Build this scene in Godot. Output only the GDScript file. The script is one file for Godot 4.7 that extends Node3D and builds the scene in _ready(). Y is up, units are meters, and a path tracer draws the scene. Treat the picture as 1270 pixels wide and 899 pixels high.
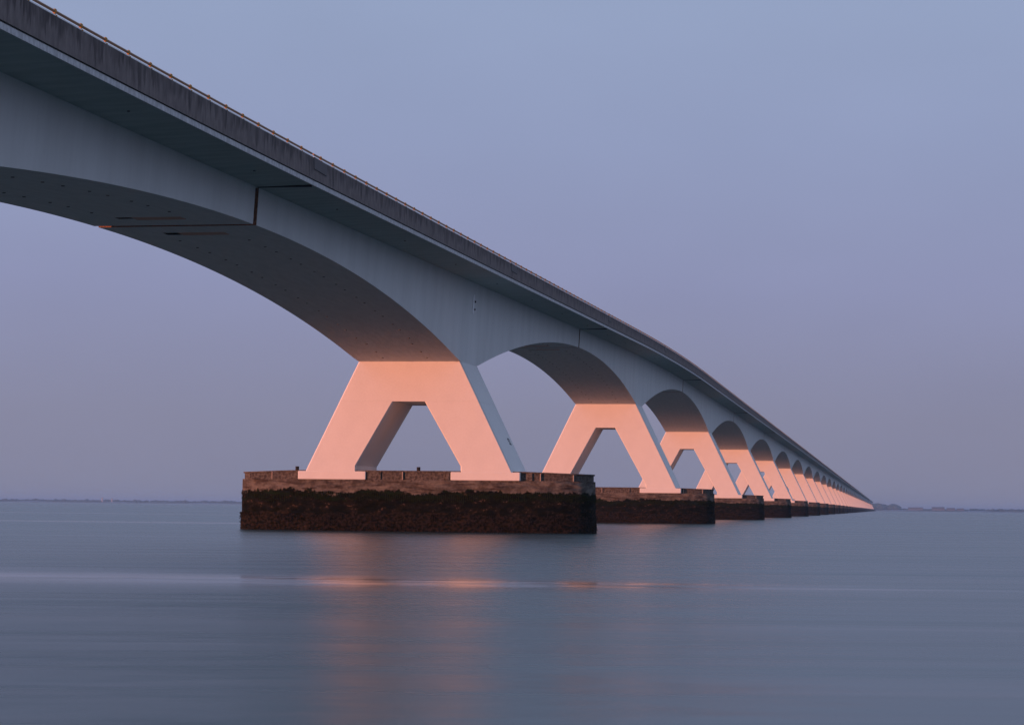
extends Node3D
# A long concrete arch bridge over calm tidal water at dusk.  The bridge axis runs along -z at x = 0,
# s is measured along it from the first pier in view, y = 0 is the water.

const CAMERA_AT := Vector3(29.518, 1.638, 0.0)
const VIEW_TURN := 10.093          # degrees, camera looks to the left of the bridge axis
const FIRST_PIER_Z := -131.623
const SPAN := 95.0
const LAST_PIER := 49              # piers 0 .. LAST_PIER, number 1 is the first one in view
const PIER_HALF := 2.766           # half the thickness of a pier along the bridge
const WEB_TOP := 3.585             # half width of the box girder under the deck
const WEB_BATTER := 0.055
const LEG_SLOPE := 0.487
const PLAN := 3.3                  # squareness of the rounded foundations
const GAP := 0.24                  # half the open joint at mid span

var M := {}
var ordinals := ["", "first", "second", "third", "fourth", "fifth", "sixth", "seventh", "eighth", "ninth", "tenth", "eleventh", "twelfth"]

# ---------------------------------------------------------------- levels
func deck_level(s: float) -> float:      # top of the web, under the deck slab
	var y := 15.96 + 0.0222 * s
	if s < -45.0: y += 0.0001 * (s + 45.0) * (s + 45.0)
	if s > 70.0:
		var u: float = min(s, 153.0) - 70.0
		y = 15.96 + 0.0222 * (70.0 + u) - 0.0222 * u * u / 166.0
	return y

func girder_depth(t: float) -> float:    # t = distance from the pier centre
	var a: float = max(abs(t), 2.8)
	return 1.58 + 3.65 * pow((47.5 - a) / 44.7, 2.0)

# ---------------------------------------------------------------- mesh helpers
func start() -> SurfaceTool:
	var st := SurfaceTool.new()
	st.begin(Mesh.PRIMITIVE_TRIANGLES)
	st.set_smooth_group(-1)
	return st

func quad(st: SurfaceTool, a: Vector3, b: Vector3, c: Vector3, d: Vector3) -> void:   # a b c d run anticlockwise seen from outside
	for p in [a, c, b, a, d, c]: st.add_vertex(p)

func fan(st: SurfaceTool, ring: Array, flip: bool) -> void:
	for i in range(1, ring.size() - 1):
		for p in ([ring[0], ring[i], ring[i + 1]] if flip else [ring[0], ring[i + 1], ring[i]]): st.add_vertex(p)

func loft(st: SurfaceTool, rings: Array) -> void:      # rings anticlockwise seen from above, from the bottom up
	for k in rings.size() - 1:
		var a: Array = rings[k]
		var b: Array = rings[k + 1]
		for i in a.size():
			var j := (i + 1) % a.size()
			quad(st, a[i], a[j], b[j], b[i])
	fan(st, rings[0], true)
	fan(st, rings[-1], false)

func rect_ring(xa: float, xb: float, za: float, zb: float, y: float, c: float) -> Array:
	return [Vector3(xa + c, y, zb), Vector3(xb - c, y, zb), Vector3(xb, y, zb - c), Vector3(xb, y, za + c),
		Vector3(xb - c, y, za), Vector3(xa + c, y, za), Vector3(xa, y, za + c), Vector3(xa, y, zb - c)]

func block(st: SurfaceTool, lo: Vector3, hi: Vector3, c := 0.01) -> void:
	loft(st, [rect_ring(lo.x + c, hi.x - c, lo.z + c, hi.z - c, lo.y, c), rect_ring(lo.x, hi.x, lo.z, hi.z, lo.y + c, c),
		rect_ring(lo.x, hi.x, lo.z, hi.z, hi.y - c, c), rect_ring(lo.x + c, hi.x - c, lo.z + c, hi.z - c, hi.y, c)])

func sweep(st: SurfaceTool, rings: Array) -> void:     # profiles anticlockwise seen from +z, going towards -z
	for k in rings.size() - 1:
		var n: Array = rings[k]
		var f: Array = rings[k + 1]
		for i in n.size():
			var j := (i + 1) % n.size()
			quad(st, n[i], f[i], f[j], n[j])
	fan(st, rings[0], false)
	fan(st, rings[-1], true)

func tube(st: SurfaceTool, a: Vector3, b: Vector3, r0: float, r1: float, n := 8) -> void:
	var d := (b - a).normalized()
	var u := d.cross(Vector3.RIGHT if abs(d.x) < 0.8 else Vector3.UP).normalized()
	var w := d.cross(u)
	var ra := []
	var rb := []
	for i in n:
		var t := TAU * i / n
		var o := u * cos(t) + w * sin(t)
		ra.append(a + o * r0)
		rb.append(b + o * r1)
	for i in n:
		var j := (i + 1) % n
		quad(st, ra[i], ra[j], rb[j], rb[i])
	fan(st, ra, true)
	fan(st, rb, false)

func part(called: String, st: SurfaceTool, m: Material, parent: Node) -> MeshInstance3D:
	st.generate_normals()
	return put(called, st.commit(), m, parent)

func put(called: String, mesh: Mesh, m: Material, parent: Node) -> MeshInstance3D:
	var o := MeshInstance3D.new()
	o.name = called
	o.mesh = mesh
	o.material_override = m
	o.cast_shadow = GeometryInstance3D.SHADOW_CASTING_SETTING_ON
	parent.add_child(o, true)
	return o

var taken := {}
func numbered(called: String) -> String:
	var n: int = taken.get(called, 0)
	taken[called] = n + 1
	return called if n == 0 else "%s_%03d" % [called, n]

func thing(called: String, at: Vector3, label: String, category: String, group := "") -> Node3D:
	var o := Node3D.new()
	o.name = numbered(called)
	add_child(o)
	o.position = at
	tag(o, label, category, group)
	return o

func tag(o: Node, label: String, category: String, group := "") -> void:
	o.set_meta("label", label)
	o.set_meta("category", category)
	if group != "": o.set_meta("group", group)

func copy(src: Node3D, called: String, at: Vector3, label: String) -> Node3D:
	var o := src.duplicate() as Node3D
	o.name = numbered(called)
	add_child(o)
	o.position = at
	o.set_meta("label", label)
	return o

# ---------------------------------------------------------------- textures and materials
func noise_image(sd: int, freq: float, size: int, octaves := 4) -> Image:
	var n := FastNoiseLite.new()
	n.seed = sd
	n.frequency = freq
	n.noise_type = FastNoiseLite.TYPE_SIMPLEX_SMOOTH
	n.fractal_octaves = octaves
	return n.get_seamless_image(size, size)

func tone_texture(sd: int, freq: float, size: int, lo: Color, hi: Color, bite := 1.0, speck := 0.0) -> ImageTexture:
	var src := noise_image(sd, freq, size)
	var fine := noise_image(sd + 7, freq * 9.0, size, 2)
	var img := Image.create(size, size, true, Image.FORMAT_RGB8)
	for y in size:
		for x in size:
			var t := clampf((src.get_pixel(x, y).r - 0.5) * bite + 0.5 + (fine.get_pixel(x, y).r - 0.5) * speck, 0.0, 1.0)
			img.set_pixel(x, y, lo.lerp(hi, t).linear_to_srgb())
	img.generate_mipmaps()
	return ImageTexture.create_from_image(img)

func bump_texture(sd: int, freq: float, size: int, strength: float, octaves := 4) -> ImageTexture:
	var src := noise_image(sd, freq, size, octaves)
	src.convert(Image.FORMAT_RGBA8)
	src.bump_map_to_normal_map(strength)
	src.generate_mipmaps()
	return ImageTexture.create_from_image(src)

func surface(tex: Texture2D, scale: Vector3, rough: float, bump: Texture2D = null, bump_scale := 0.4) -> StandardMaterial3D:
	var m := StandardMaterial3D.new()
	m.albedo_texture = tex
	m.roughness = rough
	m.uv1_triplanar = true
	m.uv1_world_triplanar = true
	m.uv1_scale = scale
	if bump:
		m.normal_enabled = true
		m.normal_texture = bump
		m.normal_scale = bump_scale
	return m

func plain(c: Color, rough := 0.7, metal := 0.0) -> StandardMaterial3D:
	var m := StandardMaterial3D.new()
	m.albedo_color = c.linear_to_srgb()
	m.roughness = rough
	m.metallic = metal
	return m

func make_materials() -> void:
	var grain := bump_texture(3, 0.03, 256, 2.0)
	M.paint = surface(tone_texture(11, 0.012, 512, Color(0.62, 0.62, 0.605), Color(0.70, 0.70, 0.685), 1.2, 0.4), Vector3(0.06, 0.012, 0.06), 0.75, grain, 0.1)
	M.pier_paint = surface(tone_texture(12, 0.01, 512, Color(0.665, 0.665, 0.65), Color(0.70, 0.70, 0.685), 1.0, 1.0), Vector3(0.12, 0.12, 0.12), 0.7, grain, 0.12)
	M.soffit = surface(tone_texture(13, 0.012, 512, Color(0.62, 0.62, 0.605), Color(0.70, 0.70, 0.685), 1.4, 0.3), Vector3(0.3, 0.3, 0.06), 0.85, grain, 0.2)
	M.wing = surface(tone_texture(14, 0.012, 512, Color(0.37, 0.41, 0.38), Color(0.46, 0.50, 0.47), 1.3, 0.3), Vector3(0.05, 0.3, 0.2), 0.85, grain, 0.2)  # darker than the web paint, with shade under the deck put into the colour
	M.strip = surface(tone_texture(15, 0.02, 512, Color(0.42, 0.42, 0.42), Color(0.62, 0.62, 0.62), 1.6, 0.6), Vector3(0.4, 0.2, 0.4), 0.8)
	M.parapet = parapet_material()
	M.lid = plain(Color(0.60, 0.37, 0.27), 0.9)
	M.rust = surface(tone_texture(17, 0.03, 256, Color(0.15, 0.07, 0.035), Color(0.36, 0.17, 0.085), 1.6, 0.6), Vector3(1.2, 0.5, 1.2), 0.9)
	M.iron_and_hole_shade = plain(Color(0.11, 0.085, 0.07), 0.9)  # drain pipes, and the painted dark of the soffit holes
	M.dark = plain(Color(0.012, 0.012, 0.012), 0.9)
	M.orange = plain(Color(0.52, 0.24, 0.03), 0.7)
	M.handrail = plain(Color(0.30, 0.17, 0.09), 0.55)
	M.white_bar = plain(Color(0.82, 0.82, 0.82), 0.5)
	M.plate = plain(Color(0.13, 0.115, 0.115), 0.9)
	M.asphalt = plain(Color(0.05, 0.05, 0.05), 0.95)
	M.marking = plain(Color(0.03, 0.035, 0.05), 0.8)
	M.concrete = surface(tone_texture(18, 0.02, 512, Color(0.05, 0.043, 0.038), Color(0.14, 0.126, 0.112), 1.8, 0.7), Vector3(0.4, 0.4, 0.4), 0.95, grain, 0.5)
	M.pale_post = plain(Color(0.36, 0.29, 0.24), 0.9)
	M.mussel = surface(tone_texture(20, 0.05, 256, Color(0.004, 0.005, 0.004), Color(0.034, 0.024, 0.018), 2.4, 1.1), Vector3(1.3, 1.3, 1.3), 0.75)
	M.weed = surface(tone_texture(21, 0.05, 256, Color(0.006, 0.008, 0.003), Color(0.018, 0.024, 0.008), 1.6, 0.8), Vector3(1.3, 1.3, 1.3), 0.9)
	for k in ["mussel", "weed", "concrete"]: M[k].metallic_specular = 0.12
	M.tide_wall = tide_material()
	M.water = water_material()
	M.wood = surface(tone_texture(22, 0.03, 256, Color(0.016, 0.034, 0.030), Color(0.036, 0.060, 0.050), 1.4, 0.3), Vector3(0.01, 0.01, 0.01), 1.0)
	M.dike = plain(Color(0.06, 0.075, 0.05), 1.0)
	M.far_wall = plain(Color(0.095, 0.10, 0.105), 0.9)
	M.far_roof = plain(Color(0.06, 0.055, 0.06), 0.9)
	M.silo = plain(Color(0.42, 0.41, 0.41), 0.7)

func parapet_material() -> StandardMaterial3D:      # dark runs that start under the top edge of the weathered concrete; one tile is 24 m long and 0.95 m high
	var w := 2048
	var h := 96
	var img := Image.create(w, h, true, Image.FORMAT_RGB8)
	var n := FastNoiseLite.new()
	n.seed = 61
	n.frequency = 1.0
	n.fractal_octaves = 4
	for x in w:
		var g := TAU * x / w
		var ring := Vector2(cos(g), sin(g)) * 24.0 / TAU
		var run := clampf(0.45 + 0.9 * n.get_noise_3d(ring.x * 1.1, ring.y * 1.1, 5.0) + 0.55 * n.get_noise_3d(ring.x * 5.0, ring.y * 5.0, 15.0), 0.02, 1.1)
		var weight := clampf(0.55 + 0.8 * n.get_noise_3d(ring.x * 2.3, ring.y * 2.3, 25.0), 0.0, 1.0)
		for k in h:
			var d := (k + 0.5) / h
			var grit := n.get_noise_3d(ring.x * 9.0, ring.y * 9.0, d * 3.0 + 40.0)
			var c := Color(0.15, 0.128, 0.122).lerp(Color(0.23, 0.195, 0.185), clampf(0.5 + 0.8 * n.get_noise_3d(ring.x * 3.0, ring.y * 3.0, d * 0.8 + 60.0) + 0.4 * grit, 0.0, 1.0))
			var stain := smoothstep(run + 0.12, run - 0.2, d + 0.06 * grit) * weight
			img.set_pixel(x, k, c.lerp(Color(0.055, 0.047, 0.048), 0.85 * stain).linear_to_srgb())
	img.generate_mipmaps()
	var m := StandardMaterial3D.new()
	m.albedo_texture = ImageTexture.create_from_image(img)
	m.roughness = 0.92
	m.metallic_specular = 0.3
	return m

func tide_material() -> StandardMaterial3D:      # bare concrete, weed line, dark tidal zone and mussels; u runs round the wall, v from y = -1.6 up to 3.3
	var w := 2048
	var h := 256
	var img := Image.create(w, h, true, Image.FORMAT_RGB8)
	var n := FastNoiseLite.new()
	n.seed = 31
	n.frequency = 1.0
	n.fractal_octaves = 4
	for x in w:
		var u := 62.0 * x / w
		var edge := 2.46 + 0.42 * n.get_noise_2d(u * 0.12, 3.0) + 0.24 * n.get_noise_2d(u * 1.1, 9.0)
		var drip := n.get_noise_2d(u * 1.7, 40.0)
		for k in h:
			var y := 3.3 - 4.9 * (k + 0.5) / h
			var a := n.get_noise_2d(u * 0.8, y * 1.6 + 70.0)
			var b := n.get_noise_2d(u * 3.5, y * 4.5 + 120.0)
			var c := n.get_noise_2d(u * 0.35, y * 2.8 + 200.0)
			var bare := Color(0.066, 0.057, 0.050).lerp(Color(0.14, 0.128, 0.114), clampf(0.5 + a * 1.1 + b * 0.5, 0.0, 1.0))
			bare = bare.lerp(Color(0.04, 0.028, 0.022), clampf(c * 2.4 - 0.35 + drip * 0.5, 0.0, 0.8))
			var wet := Color(0.005, 0.006, 0.004).lerp(Color(0.017, 0.014, 0.010), clampf(0.25 + a * 1.2 + b * 0.7, 0.0, 1.0))
			wet = wet.lerp(Color(0.09, 0.06, 0.045), clampf((a + b - 0.66) * 5.0, 0.0, 0.9))
			var weed := clampf(1.0 - abs(y - edge + 0.22) / 0.34, 0.0, 1.0) * clampf(0.6 + c * 2.5, 0.0, 1.0)
			wet = wet.lerp(Color(0.008, 0.016, 0.005), weed)
			if y < 1.15 + 0.25 * a:
				wet = wet.lerp(Color(0.024, 0.017, 0.013), clampf(0.35 + b * 1.8, 0.0, 1.0))
			var t := smoothstep(edge - 0.05, edge + 0.07, y + 0.10 * b)
			img.set_pixel(x, k, wet.lerp(bare, t).linear_to_srgb())
	img.generate_mipmaps()
	var m := StandardMaterial3D.new()
	m.albedo_texture = ImageTexture.create_from_image(img)
	m.roughness = 0.9
	m.metallic_specular = 0.1
	m.normal_enabled = true
	m.normal_texture = bump_texture(33, 0.03, 512, 6.0, 5)
	m.normal_scale = 0.7
	return m

func water_material() -> StandardMaterial3D:      # one tile is 160 m across the view by 128 m along it; ruffled water with calm slicks drawn out by the current
	var m := StandardMaterial3D.new()
	m.albedo_color = Color(0.014, 0.056, 0.060).linear_to_srgb()
	m.metallic_specular = 0.5
	m.normal_enabled = true
	m.normal_texture = bump_texture(41, 0.02, 1024, 5.0, 5)
	m.normal_scale = 0.08
	var w := 512
	var h := 1024
	var n := FastNoiseLite.new()
	n.seed = 52
	n.frequency = 1.0
	n.fractal_octaves = 4
	var img := Image.create(w, h, true, Image.FORMAT_L8)
	for x in w:
		var fold := 160.0 * x / w - 80.0
		for k in h:
			var v := 128.0 * k / h
			var t := n.get_noise_2d(fold * 0.02, v * 0.32) + 0.5 * n.get_noise_2d(fold * 0.07 + 30.0, v * 1.1)
			var line := 44.6 - 0.16 * fold + 0.6 * n.get_noise_2d(fold * 0.03, 77.0)
			var slick := exp(-pow((v - line) / (2.8 - 0.11 * clampf(fold, -14.0, 8.0) + 0.8 * n.get_noise_2d(fold * 0.05, 90.0)), 2.0)) * clampf(0.85 + 0.6 * n.get_noise_2d(fold * 0.06, v * 0.5 + 140.0) - 0.06 * max(fold, 0.0), 0.0, 1.0)
			img.set_pixel(x, k, Color.from_hsv(0, 0, clampf(0.27 - 0.04 * t - 0.165 * slick, 0.10, 0.4)))
	img.generate_mipmaps()
	m.roughness = 1.0
	m.roughness_texture = ImageTexture.create_from_image(img)
	m.roughness_texture_channel = BaseMaterial3D.TEXTURE_CHANNEL_GRAYSCALE
	return m

# ---------------------------------------------------------------- sky, light, camera
func sky_image() -> Image:
	var h := 1024
	var w := 2048
	var veil := FastNoiseLite.new()
	veil.seed = 6
	veil.frequency = 1.0
	veil.fractal_octaves = 4
	var img := Image.create(w, h, false, Image.FORMAT_RGBF)
	var stops := [[0.0, Color8(133, 133, 156)], [2.5, Color8(136, 137, 162)], [6.0, Color8(142, 147, 181)], [10.0, Color8(146, 157, 191)], [14.5, Color8(149, 164, 196)], [35.0, Color8(159, 173, 208)], [90.0, Color8(153, 168, 205)]]
	for k in h:
		var e := 90.0 - 180.0 * (k + 0.5) / h
		var c: Color = stops[0][1].srgb_to_linear()
		for i in stops.size() - 1:
			if e >= stops[i][0]:
				c = stops[i][1].srgb_to_linear().lerp(stops[i + 1][1].srgb_to_linear(), clampf((e - stops[i][0]) / (stops[i + 1][0] - stops[i][0]), 0.0, 1.0))
		for x in w:
			var g := TAU * x / w
			var thin := veil.get_noise_3d(cos(g) * 4.0, e * 0.16, sin(g) * 4.0) + 0.4 * veil.get_noise_3d(cos(g) * 11.0, e * 0.5 + 50.0, sin(g) * 11.0)
			img.set_pixel(x, k, c * (1.0 + 0.035 * thin))
	return img

func make_air() -> void:
	var cam := Camera3D.new()
	cam.name = "camera"
	cam.position = CAMERA_AT
	cam.rotation_degrees = Vector3(3.931, VIEW_TURN, 0.599)
	cam.fov = 19.62
	cam.near = 0.2
	cam.far = 60000.0
	cam.current = true
	add_child(cam)
	var env := Environment.new()
	env.background_mode = Environment.BG_SKY
	var pan := PanoramaSkyMaterial.new()
	pan.panorama = ImageTexture.create_from_image(sky_image())
	pan.energy_multiplier = 1.0
	env.sky = Sky.new()
	env.sky.sky_material = pan
	env.tonemap_mode = Environment.TONE_MAPPER_LINEAR
	env.tonemap_exposure = 1.0
	env.sdfgi_enabled = true
	env.ssao_enabled = true
	env.ssil_enabled = true
	env.fog_enabled = true
	env.fog_density = 0.00012
	env.fog_light_color = Color(0.56, 0.74, 0.90)
	var we := WorldEnvironment.new()
	we.name = "air"
	we.environment = env
	add_child(we)
	var sun := DirectionalLight3D.new()
	sun.name = "evening_sun"
	sun.light_color = Color(1.0, 0.63, 0.485)
	sun.light_energy = 1.6
	sun.light_angular_distance = 0.6
	sun.shadow_enabled = true
	var az := deg_to_rad(50.0)
	var el := deg_to_rad(3.5)
	var to_sun := Vector3(-sin(az) * cos(el), sin(el), cos(az) * cos(el))
	sun.basis = Basis.looking_at(-to_sun, Vector3.UP)
	add_child(sun)

# ---------------------------------------------------------------- water and far shores
func swell(x: float, z: float) -> float:
	var t := deg_to_rad(VIEW_TURN)
	var a := (x - CAMERA_AT.x) * cos(t) - z * -sin(t) * -1.0      # across the channel
	var b := -z * cos(t) - (x - CAMERA_AT.x) * sin(t)              # along it
	var far := clampf(1.0 - b / 420.0, 0.0, 1.0)
	var y := 0.012 * sin(b * 0.55 + 0.05 * a + 1.4 * sin(a * 0.021)) + 0.010 * sin(b * 0.31 - 0.035 * a + 2.0) + 0.006 * sin(b * 1.13 + 0.08 * a)
	return y * far

func make_water() -> void:
	var st := SurfaceTool.new()
	st.begin(Mesh.PRIMITIVE_TRIANGLES)
	var radii := [0.0, 2.0]
	var r := 4.0
	while r < 420.0:
		radii.append(r)
		r = r * 1.009 + 0.06
	while r < 45000.0:
		radii.append(r)
		r *= 1.25
	var n := 360
	var t := deg_to_rad(VIEW_TURN)
	for q in radii:
		for i in n + 1:
			var g := TAU * i / n
			var x: float = CAMERA_AT.x + q * sin(g)
			var z: float = -q * cos(g)
			var u := (x - CAMERA_AT.x) * cos(t) - z * sin(t)
			var v := -z * cos(t) - (x - CAMERA_AT.x) * sin(t)
			st.set_smooth_group(0)
			st.set_uv(Vector2(u / 160.0 + 0.5, v / 128.0))
			st.add_vertex(Vector3(x, swell(x, z), z))
	for k in radii.size() - 1:
		for i in n:
			var a := k * (n + 1) + i
			var b := a + n + 1
			for j in [a, b, b + 1, a, b + 1, a + 1]: st.add_index(j)
	st.generate_normals()
	st.generate_tangents()
	var o := put("water", st.commit(), M.water, self)
	o.set_meta("kind", "structure")

func bearing(deg: float, dist: float, y := 0.0) -> Vector3:      # a point by its bearing off the line of sight of the camera bank
	var g := deg_to_rad(deg - VIEW_TURN)
	return Vector3(CAMERA_AT.x + dist * sin(g), y, -dist * cos(g))

func make_shores() -> void:
	var rng := RandomNumberGenerator.new()
	rng.seed = 77
	for side in [["far_shore", -24.0, -4.0, 7000.0, 4.0], ["far_shore", 9.0, 26.0, 6300.0, 3.6]]:
		var st := start()
		var rings := []
		var steps := 60
		for i in steps + 1:
			var d: float = lerpf(side[1], side[2], float(i) / steps)
			var top: float = side[4] * (0.8 + 0.3 * sin(i * 0.9))
			rings.append([bearing(d, side[3], -1.0), bearing(d, side[3] + 14.0, top), bearing(d, side[3] + 600.0, top), bearing(d, side[3] + 900.0, -1.0)])
		sweep(st, rings)
		var land := part(numbered(side[0]), st, M.dike, self)
		land.set_meta("kind", "structure")
	# woods that read as one mass
	var woods := [["distant_wood", -24.0, -7.0, 7030.0, 520, 5.0, 9.0, "low blue hazy row of trees along the horizon behind open water"],
		["distant_wood", 9.6, 10.45, 6330.0, 60, 11.0, 22.0, "taller hazy clump of trees at the far end of the bridge"],
		["distant_wood", 10.5, 12.3, 6330.0, 80, 4.0, 6.0, "low hazy hedge of trees beside the distant sheds"],
		["distant_wood", 12.35, 26.0, 6330.0, 420, 5.0, 8.0, "long flat hazy belt of trees past the distant sheds"]]
	for q in woods:
		var st := start()
		for i in int(q[4]):
			var d: float = lerpf(q[1], q[2], (i + rng.randf()) / q[4])
			var hgt: float = rng.randf_range(q[5], q[6]) * (0.85 + 0.2 * sin(d * 7.0) * sin(d * 17.0 + 1.0))
			var w := hgt * rng.randf_range(1.2, 2.8)
			var c := bearing(d, q[3] + rng.randf_range(0.0, 60.0), 3.0)
			var rings := []
			for lv in [[0.0, 0.35], [0.3, 1.0], [0.62, 0.9], [0.88, 0.5], [1.0, 0.12]]:
				var ring := []
				for j in 7:
					var a := -TAU * j / 7.0
					ring.append(c + Vector3(cos(a) * w * 0.5 * lv[1] * rng.randf_range(0.7, 1.2), hgt * lv[0] * rng.randf_range(0.93, 1.07), sin(a) * w * 0.5 * lv[1] * rng.randf_range(0.7, 1.2)))
				rings.append(ring)
			loft(st, rings)
		var o := part(numbered(q[0]), st, M.wood, self)
		tag(o, q[7], "trees")
		o.set_meta("kind", "stuff")
	for q in [[-11.005, 6980.0, 5.4, 13.5, "left"], [-10.755, 6980.0, 4.4, 11.5, "right"]]:
		var t := thing("storage_silo", bearing(q[0], q[1], 2.5), "tiny pale silo on the far shore, the %s of the two" % ("taller" if q[4] == "left" else "shorter"), "silo", "pale silos on the far shore")
		var st := start()
		tube(st, Vector3.ZERO, Vector3(0, q[3], 0), q[2] * 0.5, q[2] * 0.5, 16)
		part("tank", st, M.silo, t)
		st = start()
		tube(st, Vector3(0, q[3], 0), Vector3(0, q[3] + 1.4, 0), q[2] * 0.54, q[2] * 0.1, 16)
		part("roof", st, M.far_roof, t)
	var sheds := [[10.92, 42.0, 5.5, 3.2, "long low hazy shed with dark roof past the tree clump"], [11.52, 36.0, 6.0, 4.2, "tallest of the hazy far sheds, with pale wall"],
		[11.85, 24.0, 4.4, 3.4, "small pale walled far shed beside the tallest one"], [12.1, 20.0, 4.0, 3.0, "smallest pale walled far shed at the edge of the tree belt"]]
	for q in sheds:
		var t := thing("distant_shed", bearing(q[0], 6300.0, 3.0), q[4], "shed", "sheds on the far shore")
		t.rotation.y = deg_to_rad(VIEW_TURN - q[0])
		var st := start()
		block(st, Vector3(-q[1] / 2, 0, -6), Vector3(q[1] / 2, q[2], 6), 0.05)
		part("wall", st, M.far_wall, t)
		st = start()
		var e: float = q[1] / 2 + 0.4
		sweep(st, [[Vector3(-e, q[2], 6.5), Vector3(e, q[2], 6.5), Vector3(e - 2.0, q[2] + 0.02, 6.5)], [Vector3(-e, q[2] + q[3], 0), Vector3(e, q[2] + q[3], 0), Vector3(e - 2.0, q[2] + q[3] + 0.02, 0)], [Vector3(-e, q[2], -6.5), Vector3(e, q[2], -6.5), Vector3(e - 2.0, q[2] + 0.02, -6.5)]])
		part("roof", st, M.far_roof, t)

# ---------------------------------------------------------------- bridge
func span_profile(t: Node3D, called: String, s0: float, from: float, to: float, pts: Array, m: Material, steps := 12) -> MeshInstance3D:
	var st := start()
	var rings := []
	for i in steps + 1:
		var a := lerpf(from, to, float(i) / steps)
		var y := deck_level(s0 + a)
		var ring := []
		for p in pts: ring.append(Vector3(p.x, y + p.y, -a))
		rings.append(ring)
	sweep(st, rings)
	return part(called, st, m, t)

func parapet_wall(t: Node3D, s0: float, from: float, to: float, pts: Array) -> MeshInstance3D:      # like span_profile, with u along the wall and v down it
	var st := start()
	var steps := 20
	for i in steps:
		var a := lerpf(from, to, float(i) / steps)
		var b := lerpf(from, to, float(i + 1) / steps)
		for k in pts.size():
			var p: Vector2 = pts[k]
			var q: Vector2 = pts[(k + 1) % pts.size()]
			var v := [[a, p], [b, q], [b, p], [a, p], [a, q], [b, q]]
			for e in v:
				st.set_uv(Vector2((s0 + e[0]) / 24.0 + 20.0, (1.22 - e[1].y) / 0.95))
				st.add_vertex(Vector3(e[1].x, deck_level(s0 + e[0]) + e[1].y, -e[0]))
	for e in [[from, false], [to, true]]:
		for k in range(1, pts.size() - 1):
			var tri := [pts[0], pts[k], pts[k + 1]] if e[1] else [pts[0], pts[k + 1], pts[k]]
			for p in tri:
				st.set_uv(Vector2(0.3, (1.22 - p.y) / 0.95))
				st.add_vertex(Vector3(p.x, deck_level(s0 + e[0]) + p.y, -e[0]))
	return part("parapet", st, M.parapet, t)

func hole_spots() -> Array:
	var out := []
	var a := 4.1
	var k := 0
	while a < 43.0:
		out.append(a)
		a += 1.78 if k % 2 == 0 else 2.45
		k += 1
	return out

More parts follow.
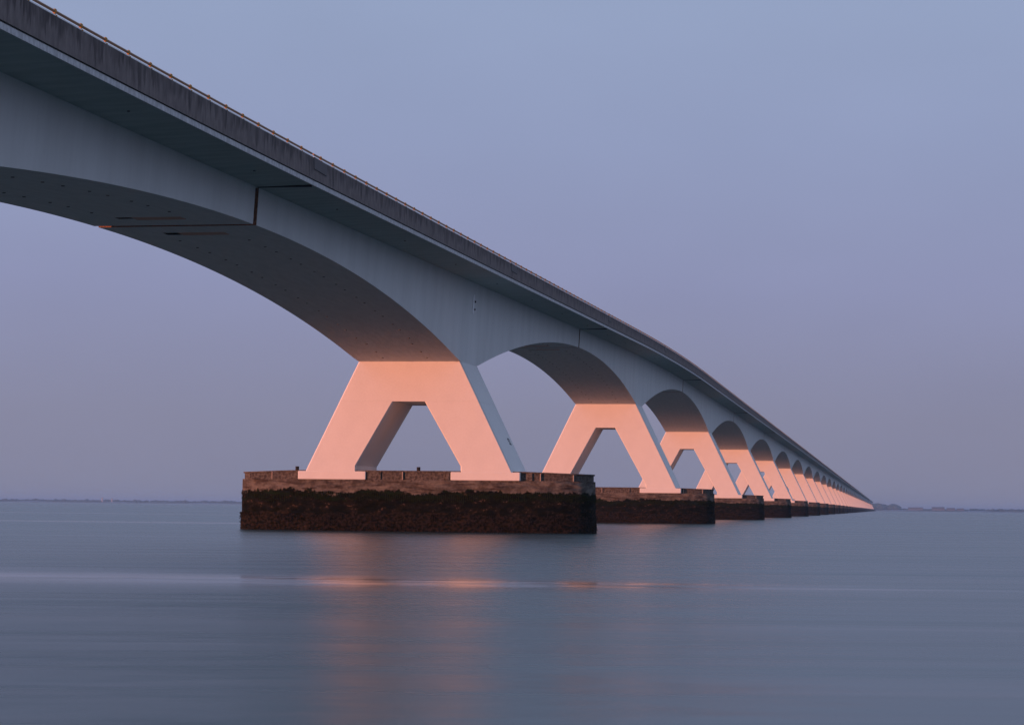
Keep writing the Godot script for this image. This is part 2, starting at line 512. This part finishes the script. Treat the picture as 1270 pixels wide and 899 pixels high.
func make_span(i: int, label: String, detail: int) -> Node3D:
	var s0 := SPAN * (i - 1)
	var t := thing("bridge_span", Vector3(0, 0, FIRST_PIER_Z - s0), label, "bridge span", "arched girder spans of the long bridge")
	# box girder: two webs and the curved soffit
	var web := start()
	var web_b := start()
	var sof := start()
	var ends := start()
	var ends_b := start()
	var st_list := []
	var a := -47.5 + GAP
	while a < 47.5 - GAP - 0.01:
		st_list.append(a)
		a += 1.6 if abs(a) > 4.0 else 0.9
	st_list.append(47.5 - GAP)
	for q in [-44.98, -44.22, 44.22, 44.98]: st_list.append(q)
	st_list.sort()
	var prev := []
	for q in st_list:
		var y := deck_level(s0 + q)
		var d := girder_depth(q)
		var wb := WEB_TOP - WEB_BATTER * d
		var ring := [Vector3(-WEB_TOP, y + 0.03, -q), Vector3(-wb, y - d, -q), Vector3(wb, y - d, -q), Vector3(WEB_TOP, y + 0.03, -q)]
		if prev.size() > 0:
			quad(web_b, prev[0], ring[0], ring[1], prev[1])
			if abs(abs((q - prev[1].z) * 0.5) - 44.6) < 0.2:      # the slot beside the joint is left open
				var f0: float = (-1.45 - prev[1].x) / (prev[2].x - prev[1].x)
				var f1: float = (-0.75 - prev[1].x) / (prev[2].x - prev[1].x)
				quad(sof, prev[1], ring[1], ring[1].lerp(ring[2], f0), prev[1].lerp(prev[2], f0))
				quad(sof, prev[1].lerp(prev[2], f1), ring[1].lerp(ring[2], f1), ring[2], prev[2])
			else:
				quad(sof, prev[1], ring[1], ring[2], prev[2])
			quad(web, prev[2], ring[2], ring[3], prev[3])
		else:
			quad(ends, ring[0], ring[1], ring[2], ring[3])
		prev = ring
	quad(ends_b, prev[3], prev[2], prev[1], prev[0])
	part("web", web, M.paint, t)
	part("web", web_b, M.paint, t)
	var under := part("soffit", sof, M.soffit, t)
	part("end_diaphragm", ends, M.rust, t)
	part("end_diaphragm", ends_b, M.rust, t)
	var g := 47.5 - 0.11
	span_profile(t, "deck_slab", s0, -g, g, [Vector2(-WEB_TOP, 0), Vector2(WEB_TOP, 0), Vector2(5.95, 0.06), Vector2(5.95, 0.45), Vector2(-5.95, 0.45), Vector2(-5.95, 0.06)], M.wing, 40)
	span_profile(t, "road_surface", s0, -g, g, [Vector2(-5.4, 0.454), Vector2(5.4, 0.454), Vector2(5.4, 0.5), Vector2(-5.4, 0.5)], M.asphalt, 20)
	for side in [1.0, -1.0]:
		for half in [[-47.49, -0.015], [0.015, 47.49]]:
			var e := [Vector2(5.953, 0.05), Vector2(6.02, 0.05), Vector2(6.02, 0.24), Vector2(5.953, 0.24)]
			var f := [Vector2(5.955, 0.29), Vector2(6.05, 0.29), Vector2(6.05, 1.195), Vector2(6.035, 1.21), Vector2(5.865, 1.21), Vector2(5.85, 1.195), Vector2(5.85, 0.452), Vector2(5.955, 0.452)]
			if side < 0.0:
				for arr in [e, f]:
					for k in arr.size(): arr[k].x = -arr[k].x
					arr.reverse()
			span_profile(t, "edge_strip", s0, half[0], half[1], e, M.strip, 20)
			var par := parapet_wall(t, s0, half[0], half[1], f)
			if side > 0.0 and detail > 0:      # the cover plate let into the parapet beside every joint
				var at: float = half[0] + 0.9 if half[0] < -1.0 else half[0] + 0.6
				var pl := start()
				var y0 := deck_level(s0 + at)
				block(pl, Vector3(6.0, y0 + 0.70, -at - 1.0), Vector3(6.085, y0 + 1.205, -at + 1.0), 0.012)
				part("cover_plate", pl, M.plate, par)
	# railing along the side that shows
	var bar := span_profile(t, "railing", s0, -g, g, [Vector2(5.945, 1.372 - 0.042), Vector2(5.975, 1.372 - 0.042), Vector2(6.004, 1.372), Vector2(5.975, 1.372 + 0.042), Vector2(5.945, 1.372 + 0.042), Vector2(5.916, 1.372)], M.handrail, 40)
	span_profile(bar, "lower_bar", s0, -g, g, [Vector2(5.94, 1.222), Vector2(6.02, 1.222), Vector2(6.02, 1.262), Vector2(5.94, 1.262)], M.white_bar, 40)
	var post := start()
	block(post, Vector3(-0.045, 0.0, -0.05), Vector3(0.075, 0.05, 0.05), 0.012)
	block(post, Vector3(-0.03, 0.05, -0.035), Vector3(0.03, 0.14, 0.035), 0.008)
	block(post, Vector3(-0.06, 0.105, -0.06), Vector3(0.06, 0.235, 0.06), 0.03)
	post.generate_normals()
	var post_mesh := post.commit()
	var many := SurfaceTool.new()
	many.begin(Mesh.PRIMITIVE_TRIANGLES)
	for k in 47:
		var q := -46.25 + 2.0 * k
		var at := Vector3(5.96, deck_level(s0 + q) + 1.212, -q)
		if detail > 0:
			var p := put("post", post_mesh, M.orange, bar)
			p.position = at
		else:
			many.append_from(post_mesh, 0, Transform3D(Basis(), at))
	if detail == 0:
		var mp := put("posts", many.commit(), M.orange, bar)
		mp.set_meta("kind", "stuff")
	if detail > 0:
		# near-black strip painting the shaded line of the open joint under each wing
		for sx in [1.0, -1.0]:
			var gap_strip := start()
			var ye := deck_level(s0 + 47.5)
			block(gap_strip, Vector3(min(3.6 * sx, 5.94 * sx), ye - 0.012, -47.58), Vector3(max(3.6 * sx, 5.94 * sx), ye + 0.2, -47.42), 0.004)
			part("joint_shade_strip", gap_strip, M.dark, t)
		# drain pipes under the wing
		for q in [-39.4, -25.6, -12.4, 0.9, 14.6, 28.7, 42.8]:
			var st := start()
			var y := deck_level(s0 + q)
			tube(st, Vector3(4.9, y + 0.2, -q), Vector3(4.9, y + 0.0, -q), 0.05, 0.05, 10)
			part("drain_pipe", st, M.iron_and_hole_shade, t)
	if detail > 1:
		# dark stubs standing in for the shade inside the soffit holes, in two rows
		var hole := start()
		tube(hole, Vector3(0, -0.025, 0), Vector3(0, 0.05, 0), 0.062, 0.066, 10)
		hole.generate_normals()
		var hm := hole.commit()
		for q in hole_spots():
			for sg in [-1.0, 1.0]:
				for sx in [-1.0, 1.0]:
					var p := put("hole_shade_stub", hm, M.iron_and_hole_shade, under)
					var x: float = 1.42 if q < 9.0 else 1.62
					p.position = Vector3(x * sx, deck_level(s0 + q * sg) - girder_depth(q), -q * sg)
		# inspection slots beside the joints, rusty lids pushed half over them
		for sg in [-1.0, 1.0]:
			var q: float = 44.6 * sg
			var y := deck_level(s0 + q) - girder_depth(q)
			var st := start()
			block(st, Vector3(-0.75, y - 0.02, -q - 0.38), Vector3(1.35, y + 0.04, -q + 0.38), 0.006)
			part("slot_lid", st, M.lid, under)
	return t

func leg_half(ys: float, y: float) -> float:
	return 3.297 + LEG_SLOPE * (ys - y)

func make_pier(i: int, label: String) -> Node3D:
	var s0 := SPAN * (i - 1)
	var t := thing("bridge_pier", Vector3(0, 0, FIRST_PIER_Z - s0), label, "bridge pier", "white A-shaped piers of the long bridge")
	var ys := deck_level(s0) - girder_depth(0.0)
	var yl := ys - 2.55
	var foot := 3.76
	var z := PIER_HALF
	var c := 0.09
	var st := start()
	var wl := leg_half(ys, yl)
	var bot := yl + 0.002
	loft(st, [rect_ring(-wl + 0.004, wl - 0.004, -z + 0.004, z - 0.004, bot, c), rect_ring(-wl, wl, -z, z, bot + 0.006, c), rect_ring(-3.297, 3.297, -z, z, ys, c), rect_ring(-3.22, 3.22, -z, z, ys + 0.2, c)])
	part("crosshead", st, M.pier_paint, t)
	for side in [-1.0, 1.0]:
		st = start()
		var rings := []
		var top_in := 1.0
		var foot_out := leg_half(ys, foot)
		var foot_in := foot_out - 3.33
		for q in [[foot - 0.02, foot_out, foot_in], [foot + 0.36, leg_half(ys, foot + 0.36), foot_in], [yl, wl, top_in]]:
			var xa: float = q[2] if side > 0.0 else -q[1]
			var xb: float = q[1] if side > 0.0 else -q[2]
			rings.append(rect_ring(xa, xb, -z, z, q[0], c))
		loft(st, rings)
		part("leg", st, M.pier_paint, t)
		st = start()
		var pa: float = foot_in - 0.62
		var pb: float = foot_out + 0.47
		block(st, Vector3(pa if side > 0.0 else -pb, 3.235, -z - 0.01), Vector3(pb if side > 0.0 else -pa, foot, z + 0.015), 0.03)
		part("plinth", st, M.pier_paint, t)
	return t

func outline(u: float, inset := 0.0) -> Vector3:     # the rounded plan of a foundation, u = 0..1 round it, anticlockwise from above
	var half := 11.48 - inset
	var b := 2.775 - inset
	var g := TAU * u
	var x := cos(g)
	var y := sin(g)
	var ex := 2.0 / PLAN
	return Vector3(half * signf(x) * pow(abs(x), ex), 0, -b * signf(y) * pow(abs(y), ex))

func even_outline(count: int, inset := 0.0) -> Array:
	var fine := []
	var total := 0.0
	var lens := [0.0]
	for i in 2001:
		fine.append(outline(i / 2000.0, inset))
		if i > 0:
			total += fine[i].distance_to(fine[i - 1])
			lens.append(total)
	var out := []
	var k := 0
	for i in count:
		var want := total * i / count
		while lens[k + 1] < want: k += 1
		out.append(fine[k].lerp(fine[k + 1], (want - lens[k]) / max(lens[k + 1] - lens[k], 0.0001)))
	return out

func rim_level(x: float) -> float:
	return 3.82 - 0.12 * smoothstep(6.5, 11.6, abs(x))

func make_foundation(i: int, label: String, detail: bool) -> Node3D:
	var t := thing("pier_foundation", Vector3(0, 0, FIRST_PIER_Z - SPAN * (i - 1)), label, "foundation", "concrete foundations under the bridge piers")
	var rng := RandomNumberGenerator.new()
	rng.seed = 500
	var rough := FastNoiseLite.new()
	rough.seed = 9
	rough.frequency = 0.9
	var n := 400 if detail else 90
	var ring := even_outline(n)
	# wall standing in the water, crusted and uneven below the tide line
	var st := SurfaceTool.new()
	st.begin(Mesh.PRIMITIVE_TRIANGLES)
	st.set_smooth_group(0)
	var rows := 44 if detail else 8
	for k in rows + 1:
		var y := lerpf(-1.6, 3.24, float(k) / rows)
		for j in n + 1:
			var p: Vector3 = ring[j % n]
			var nx: Vector3 = (ring[(j + 1) % n] - ring[(j + n - 1) % n]).normalized().cross(Vector3.UP) * 1.0
			var swollen := 0.0
			if detail:
				swollen = 0.015 * rough.get_noise_3d(p.x * 1.6, y * 1.6, p.z * 1.6)
				swollen += smoothstep(1.3, 0.7, y) * (0.06 + 0.06 * rough.get_noise_3d(p.x * 2.6, y * 3.0, p.z * 2.6) + 0.05 * rough.get_noise_3d(p.x * 7.0, y * 8.0, p.z * 7.0))
				swollen += 0.03 * smoothstep(2.6, 2.3, y) * (0.5 + rough.get_noise_3d(p.x * 4.0, y * 4.0, p.z * 4.0))
			st.set_uv(Vector2(float(j) / n, 1.0 - (y + 1.6) / 4.9))
			st.add_vertex(p + nx * swollen + Vector3(0, y, 0))
	for k in rows:
		for j in n:
			var a := k * (n + 1) + j
			var b := a + n + 1
			for q in [a, b + 1, a + 1, a, b, b + 1]: st.add_index(q)
	st.generate_normals()
	st.generate_tangents()
	var wall := put("wall", st.commit(), M.tide_wall, t)
	# ledge, set-back band and coping slab
	var led := start()
	var lr := even_outline(96)
	var la := []
	var lb := []
	for p in lr:
		la.append(p * 0.999 + Vector3(0, 3.1, 0))
		lb.append(p * 0.999 + Vector3(0, 3.238, 0))
	loft(led, [la, lb])
	part("ledge", led, M.concrete, t)
	var inner := even_outline(96, 0.11)
	var band := start()
	la = []
	lb = []
	for p in inner:
		la.append(p + Vector3(0, 3.23, 0))
		lb.append(p + Vector3(0, rim_level(p.x) - 0.08, 0))
	loft(band, [la, lb])
	part("set_back_band", band, M.concrete, t)
	var cop := start()
	la = []
	lb = []
	for p in even_outline(96, 0.035):
		la.append(p + Vector3(0, rim_level(p.x) - 0.085, 0))
		lb.append(p + Vector3(0, rim_level(p.x), 0))
	loft(cop, [la, lb])
	part("coping", cop, M.concrete, t)
	# thin upright ribs and filled-in panels between ledge and coping
	for x in [-9.0, -0.35, 8.4, 10.4, -10.6]:
		for sg in [1.0, -1.0]:
			var zz: float = 2.775 * pow(1.0 - pow(abs(x) / 11.57, PLAN), 1.0 / PLAN)
			var rb := start()
			block(rb, Vector3(x - 0.028, 3.236, (zz - 0.4) * sg), Vector3(x + 0.028, rim_level(x) - 0.083, zz * sg + 0.002) if sg > 0.0 else Vector3(x + 0.028, rim_level(x) - 0.083, (zz - 0.4) * sg + 0.38), 0.006)
			part("rib", rb, M.pale_post, t)
	for q in [[-8.94, -7.2], [-2.62, -1.75], [2.45, 2.68], [7.1, 7.9], [-10.5, -9.06]]:
		var zf: float = 2.775 * pow(1.0 - pow(max(abs(q[0]), abs(q[1])) / 11.57, PLAN), 1.0 / PLAN)
		var pn := start()
		block(pn, Vector3(q[0], 3.236, 2.2), Vector3(q[1], rim_level(q[0]) - 0.083, zf - 0.03), 0.02)
		part("infill_panel", pn, M.concrete, t)
	if detail:
		# mussels clustered on the lower wall
		var crust := start()
		for k in 16000:
			var j := rng.randi() % n
			var p: Vector3 = ring[j]
			var nx: Vector3 = (ring[(j + 1) % n] - ring[(j + n - 1) % n]).normalized().cross(Vector3.UP)
			var y := -0.15 + 1.25 * pow(rng.randf(), 1.25)
			if rough.get_noise_3d(p.x * 0.7, y * 1.1 + 30.0, p.z * 0.7) + 0.5 * rough.get_noise_3d(p.x * 2.6, y * 3.0, p.z * 2.6) < rng.randf_range(-0.3, 0.45): continue
			var c := p + nx * (0.05 + 0.10 * rng.randf()) + Vector3(0, y, 0)
			var u := Vector3(rng.randf_range(-1, 1), rng.randf_range(-1, 1), rng.randf_range(-1, 1)).normalized()
			var v := u.cross(Vector3(0.3, 0.9, 0.2)).normalized()
			var w := u.cross(v)
			var l := rng.randf_range(0.025, 0.06) * (2.2 if rng.randf() < 0.03 else 1.0)
			var e := [c + u * l, c + v * l * 0.5, c + w * l * 0.42, c - u * l, c - v * l * 0.5, c - w * l * 0.42]
			for f in [[0, 1, 2], [0, 2, 4], [0, 4, 5], [0, 5, 1], [3, 2, 1], [3, 4, 2], [3, 5, 4], [3, 1, 5]]:
				for m in f: crust.add_vertex(e[m])
		var cr := part("mussels", crust, M.mussel, wall)
		cr.set_meta("kind", "stuff")
		# short weed hanging along the high-water line
		var weed := start()
		for k in 2600:
			var j := rng.randi() % n
			var p: Vector3 = ring[j]
			var along: Vector3 = (ring[(j + 1) % n] - ring[(j + n - 1) % n]).normalized()
			var nx := along.cross(Vector3.UP)
			var y := 2.42 + 0.25 * rough.get_noise_2d(p.x * 0.35 + 20.0, p.z) - 0.45 * pow(rng.randf(), 1.5)
			var c := p + nx * 0.03 + Vector3(0, y, 0)
			var l := rng.randf_range(0.06, 0.2)
			var w := rng.randf_range(0.02, 0.05)
			var tip := c + nx * rng.randf_range(0.01, 0.06) + Vector3(0, -l, 0) + along * rng.randf_range(-0.06, 0.06)
			for m in [c - along * w, c + along * w, tip, c - along * w, tip, c + nx * 0.02 + along * w]: weed.add_vertex(m)
		var wd := part("seaweed", weed, M.weed, wall)
		wd.set_meta("kind", "stuff")
	return t

func order_words(i: int, what: String) -> String:
	return "%s, %s after the numbered one" % [what, ordinals[i - 1]]

func make_bridge() -> void:
	var far_span: Node3D
	var far_pier: Node3D
	var near_base: Node3D
	var far_base: Node3D
	for i in LAST_PIER + 1:
		var at := Vector3(0, 0, FIRST_PIER_Z - SPAN * (i - 1))
		var sl: String
		var pl: String
		var fl: String
		if i == 0:
			sl = "lowest arched girder, ending at the wide rusty joint before the gauge strip"
			pl = "shortest white A-shaped pier, one span before the numbered pier"
			fl = "weedy concrete foundation under the shortest A-shaped pier"
		elif i == 1:
			sl = "white arched girder with a pale gauge strip on its web"
			pl = "short white A-shaped pier with dark number painted on its side"
			fl = "weedy concrete foundation with two small black bollards on top"
		elif i <= 12:
			sl = "white arched girder, %s after the one with the gauge strip" % ordinals[i - 1]
			pl = "white A-shaped pier, %s after the numbered pier" % ordinals[i - 1]
			fl = "weedy concrete foundation, %s after the one carrying bollards" % ordinals[i - 1]
		else:
			sl = "far arched girder in the run beyond the twelfth, merging into a line"
			pl = "far A-shaped pier in the run beyond the twelfth, merging into a pink strip"
			fl = "far foundation in the run beyond the twelfth, merging into a dark line"
		if i <= 4:
			make_span(i, sl, 2 if i <= 2 else 1)
			far_pier = make_pier(i, pl)
		elif i == 5:
			far_span = make_span(i, sl, 0)
			copy(far_pier, "bridge_pier", at, pl)
		else:
			copy(far_span, "bridge_span", at, sl)
			copy(far_pier, "bridge_pier", at, pl)
		if i == 0: near_base = make_foundation(i, fl, true)
		elif i <= 6: copy(near_base, "pier_foundation", at, fl)
		elif i == 7: far_base = make_foundation(i, fl, false)
		else: copy(far_base, "pier_foundation", at, fl)

func make_small_things() -> void:
	var z0 := FIRST_PIER_Z
	# gauge strip bolted to the web over the first pier
	var span := get_node("bridge_span_001")
	var y := deck_level(0.0)
	var x := func(d: float) -> float: return WEB_TOP - WEB_BATTER * d
	var st := start()
	sweep(st, [[Vector3(x.call(2.01) + 0.002, y - 2.01, 0.24), Vector3(x.call(2.01) + 0.045, y - 2.01, 0.24), Vector3(x.call(0.76) + 0.045, y - 0.76, 0.24), Vector3(x.call(0.76) + 0.002, y - 0.76, 0.24)],
		[Vector3(x.call(2.01) + 0.002, y - 2.01, -0.24), Vector3(x.call(2.01) + 0.045, y - 2.01, -0.24), Vector3(x.call(0.76) + 0.045, y - 0.76, -0.24), Vector3(x.call(0.76) + 0.002, y - 0.76, -0.24)]])
	var strip := part("gauge_strip", st, M.white_bar, span)
	for d in [1.18, 1.68]:
		st = start()
		tube(st, Vector3(x.call(d) + 0.002, y - d, -0.42), Vector3(x.call(d) + 0.09, y - d, -0.42), 0.075, 0.06, 10)
		part("bolt", st, M.dark, strip)
	# number on the sloping outer side of the right leg of the first pier
	var pier := get_node("bridge_pier_001")
	var ys := deck_level(0.0) - girder_depth(0.0)
	var tm := TextMesh.new()
	var font := SystemFont.new()
	font.font_names = PackedStringArray(["Droid Sans"])
	font.font_weight = 700
	tm.font = font
	tm.text = "52"
	tm.font_size = 48
	tm.pixel_size = 0.0135
	tm.depth = 0.01
	var num := put("pier_number", tm, M.marking, pier)
	var yy := 5.8
	var up := Vector3(-LEG_SLOPE, 1, 0).normalized()
	var out := Vector3(1, LEG_SLOPE, 0).normalized()
	num.basis = Basis(Vector3(0, 0, -1), up, out)
	num.position = Vector3(leg_half(ys, yy), yy, -1.5) + out * 0.008
	num.set_meta("label", "dark number on the blue shaded side of the leg")
	# bollards on the first foundation
	for q in [[-7.35, 2.3, "small black bollard at the outer foot of the left leg"], [0.55, 2.2, "small black bollard on the foundation between the two legs"]]:
		var t := thing("mooring_bollard", Vector3(q[0], rim_level(q[0]), z0 + q[1]), q[2], "bollard", "black bollards on the foundation")
		st = start()
		tube(st, Vector3.ZERO, Vector3(0, 0.12, 0), 0.12, 0.11, 14)
		part("stem", st, M.dark, t)
		st = start()
		tube(st, Vector3(0, 0.10, 0), Vector3(0, 0.24, 0), 0.115, 0.12, 14)
		part("head", st, M.dark, t)

func _ready() -> void:
	make_air()
	make_materials()
	make_water()
	make_shores()
	make_bridge()
	make_small_things()
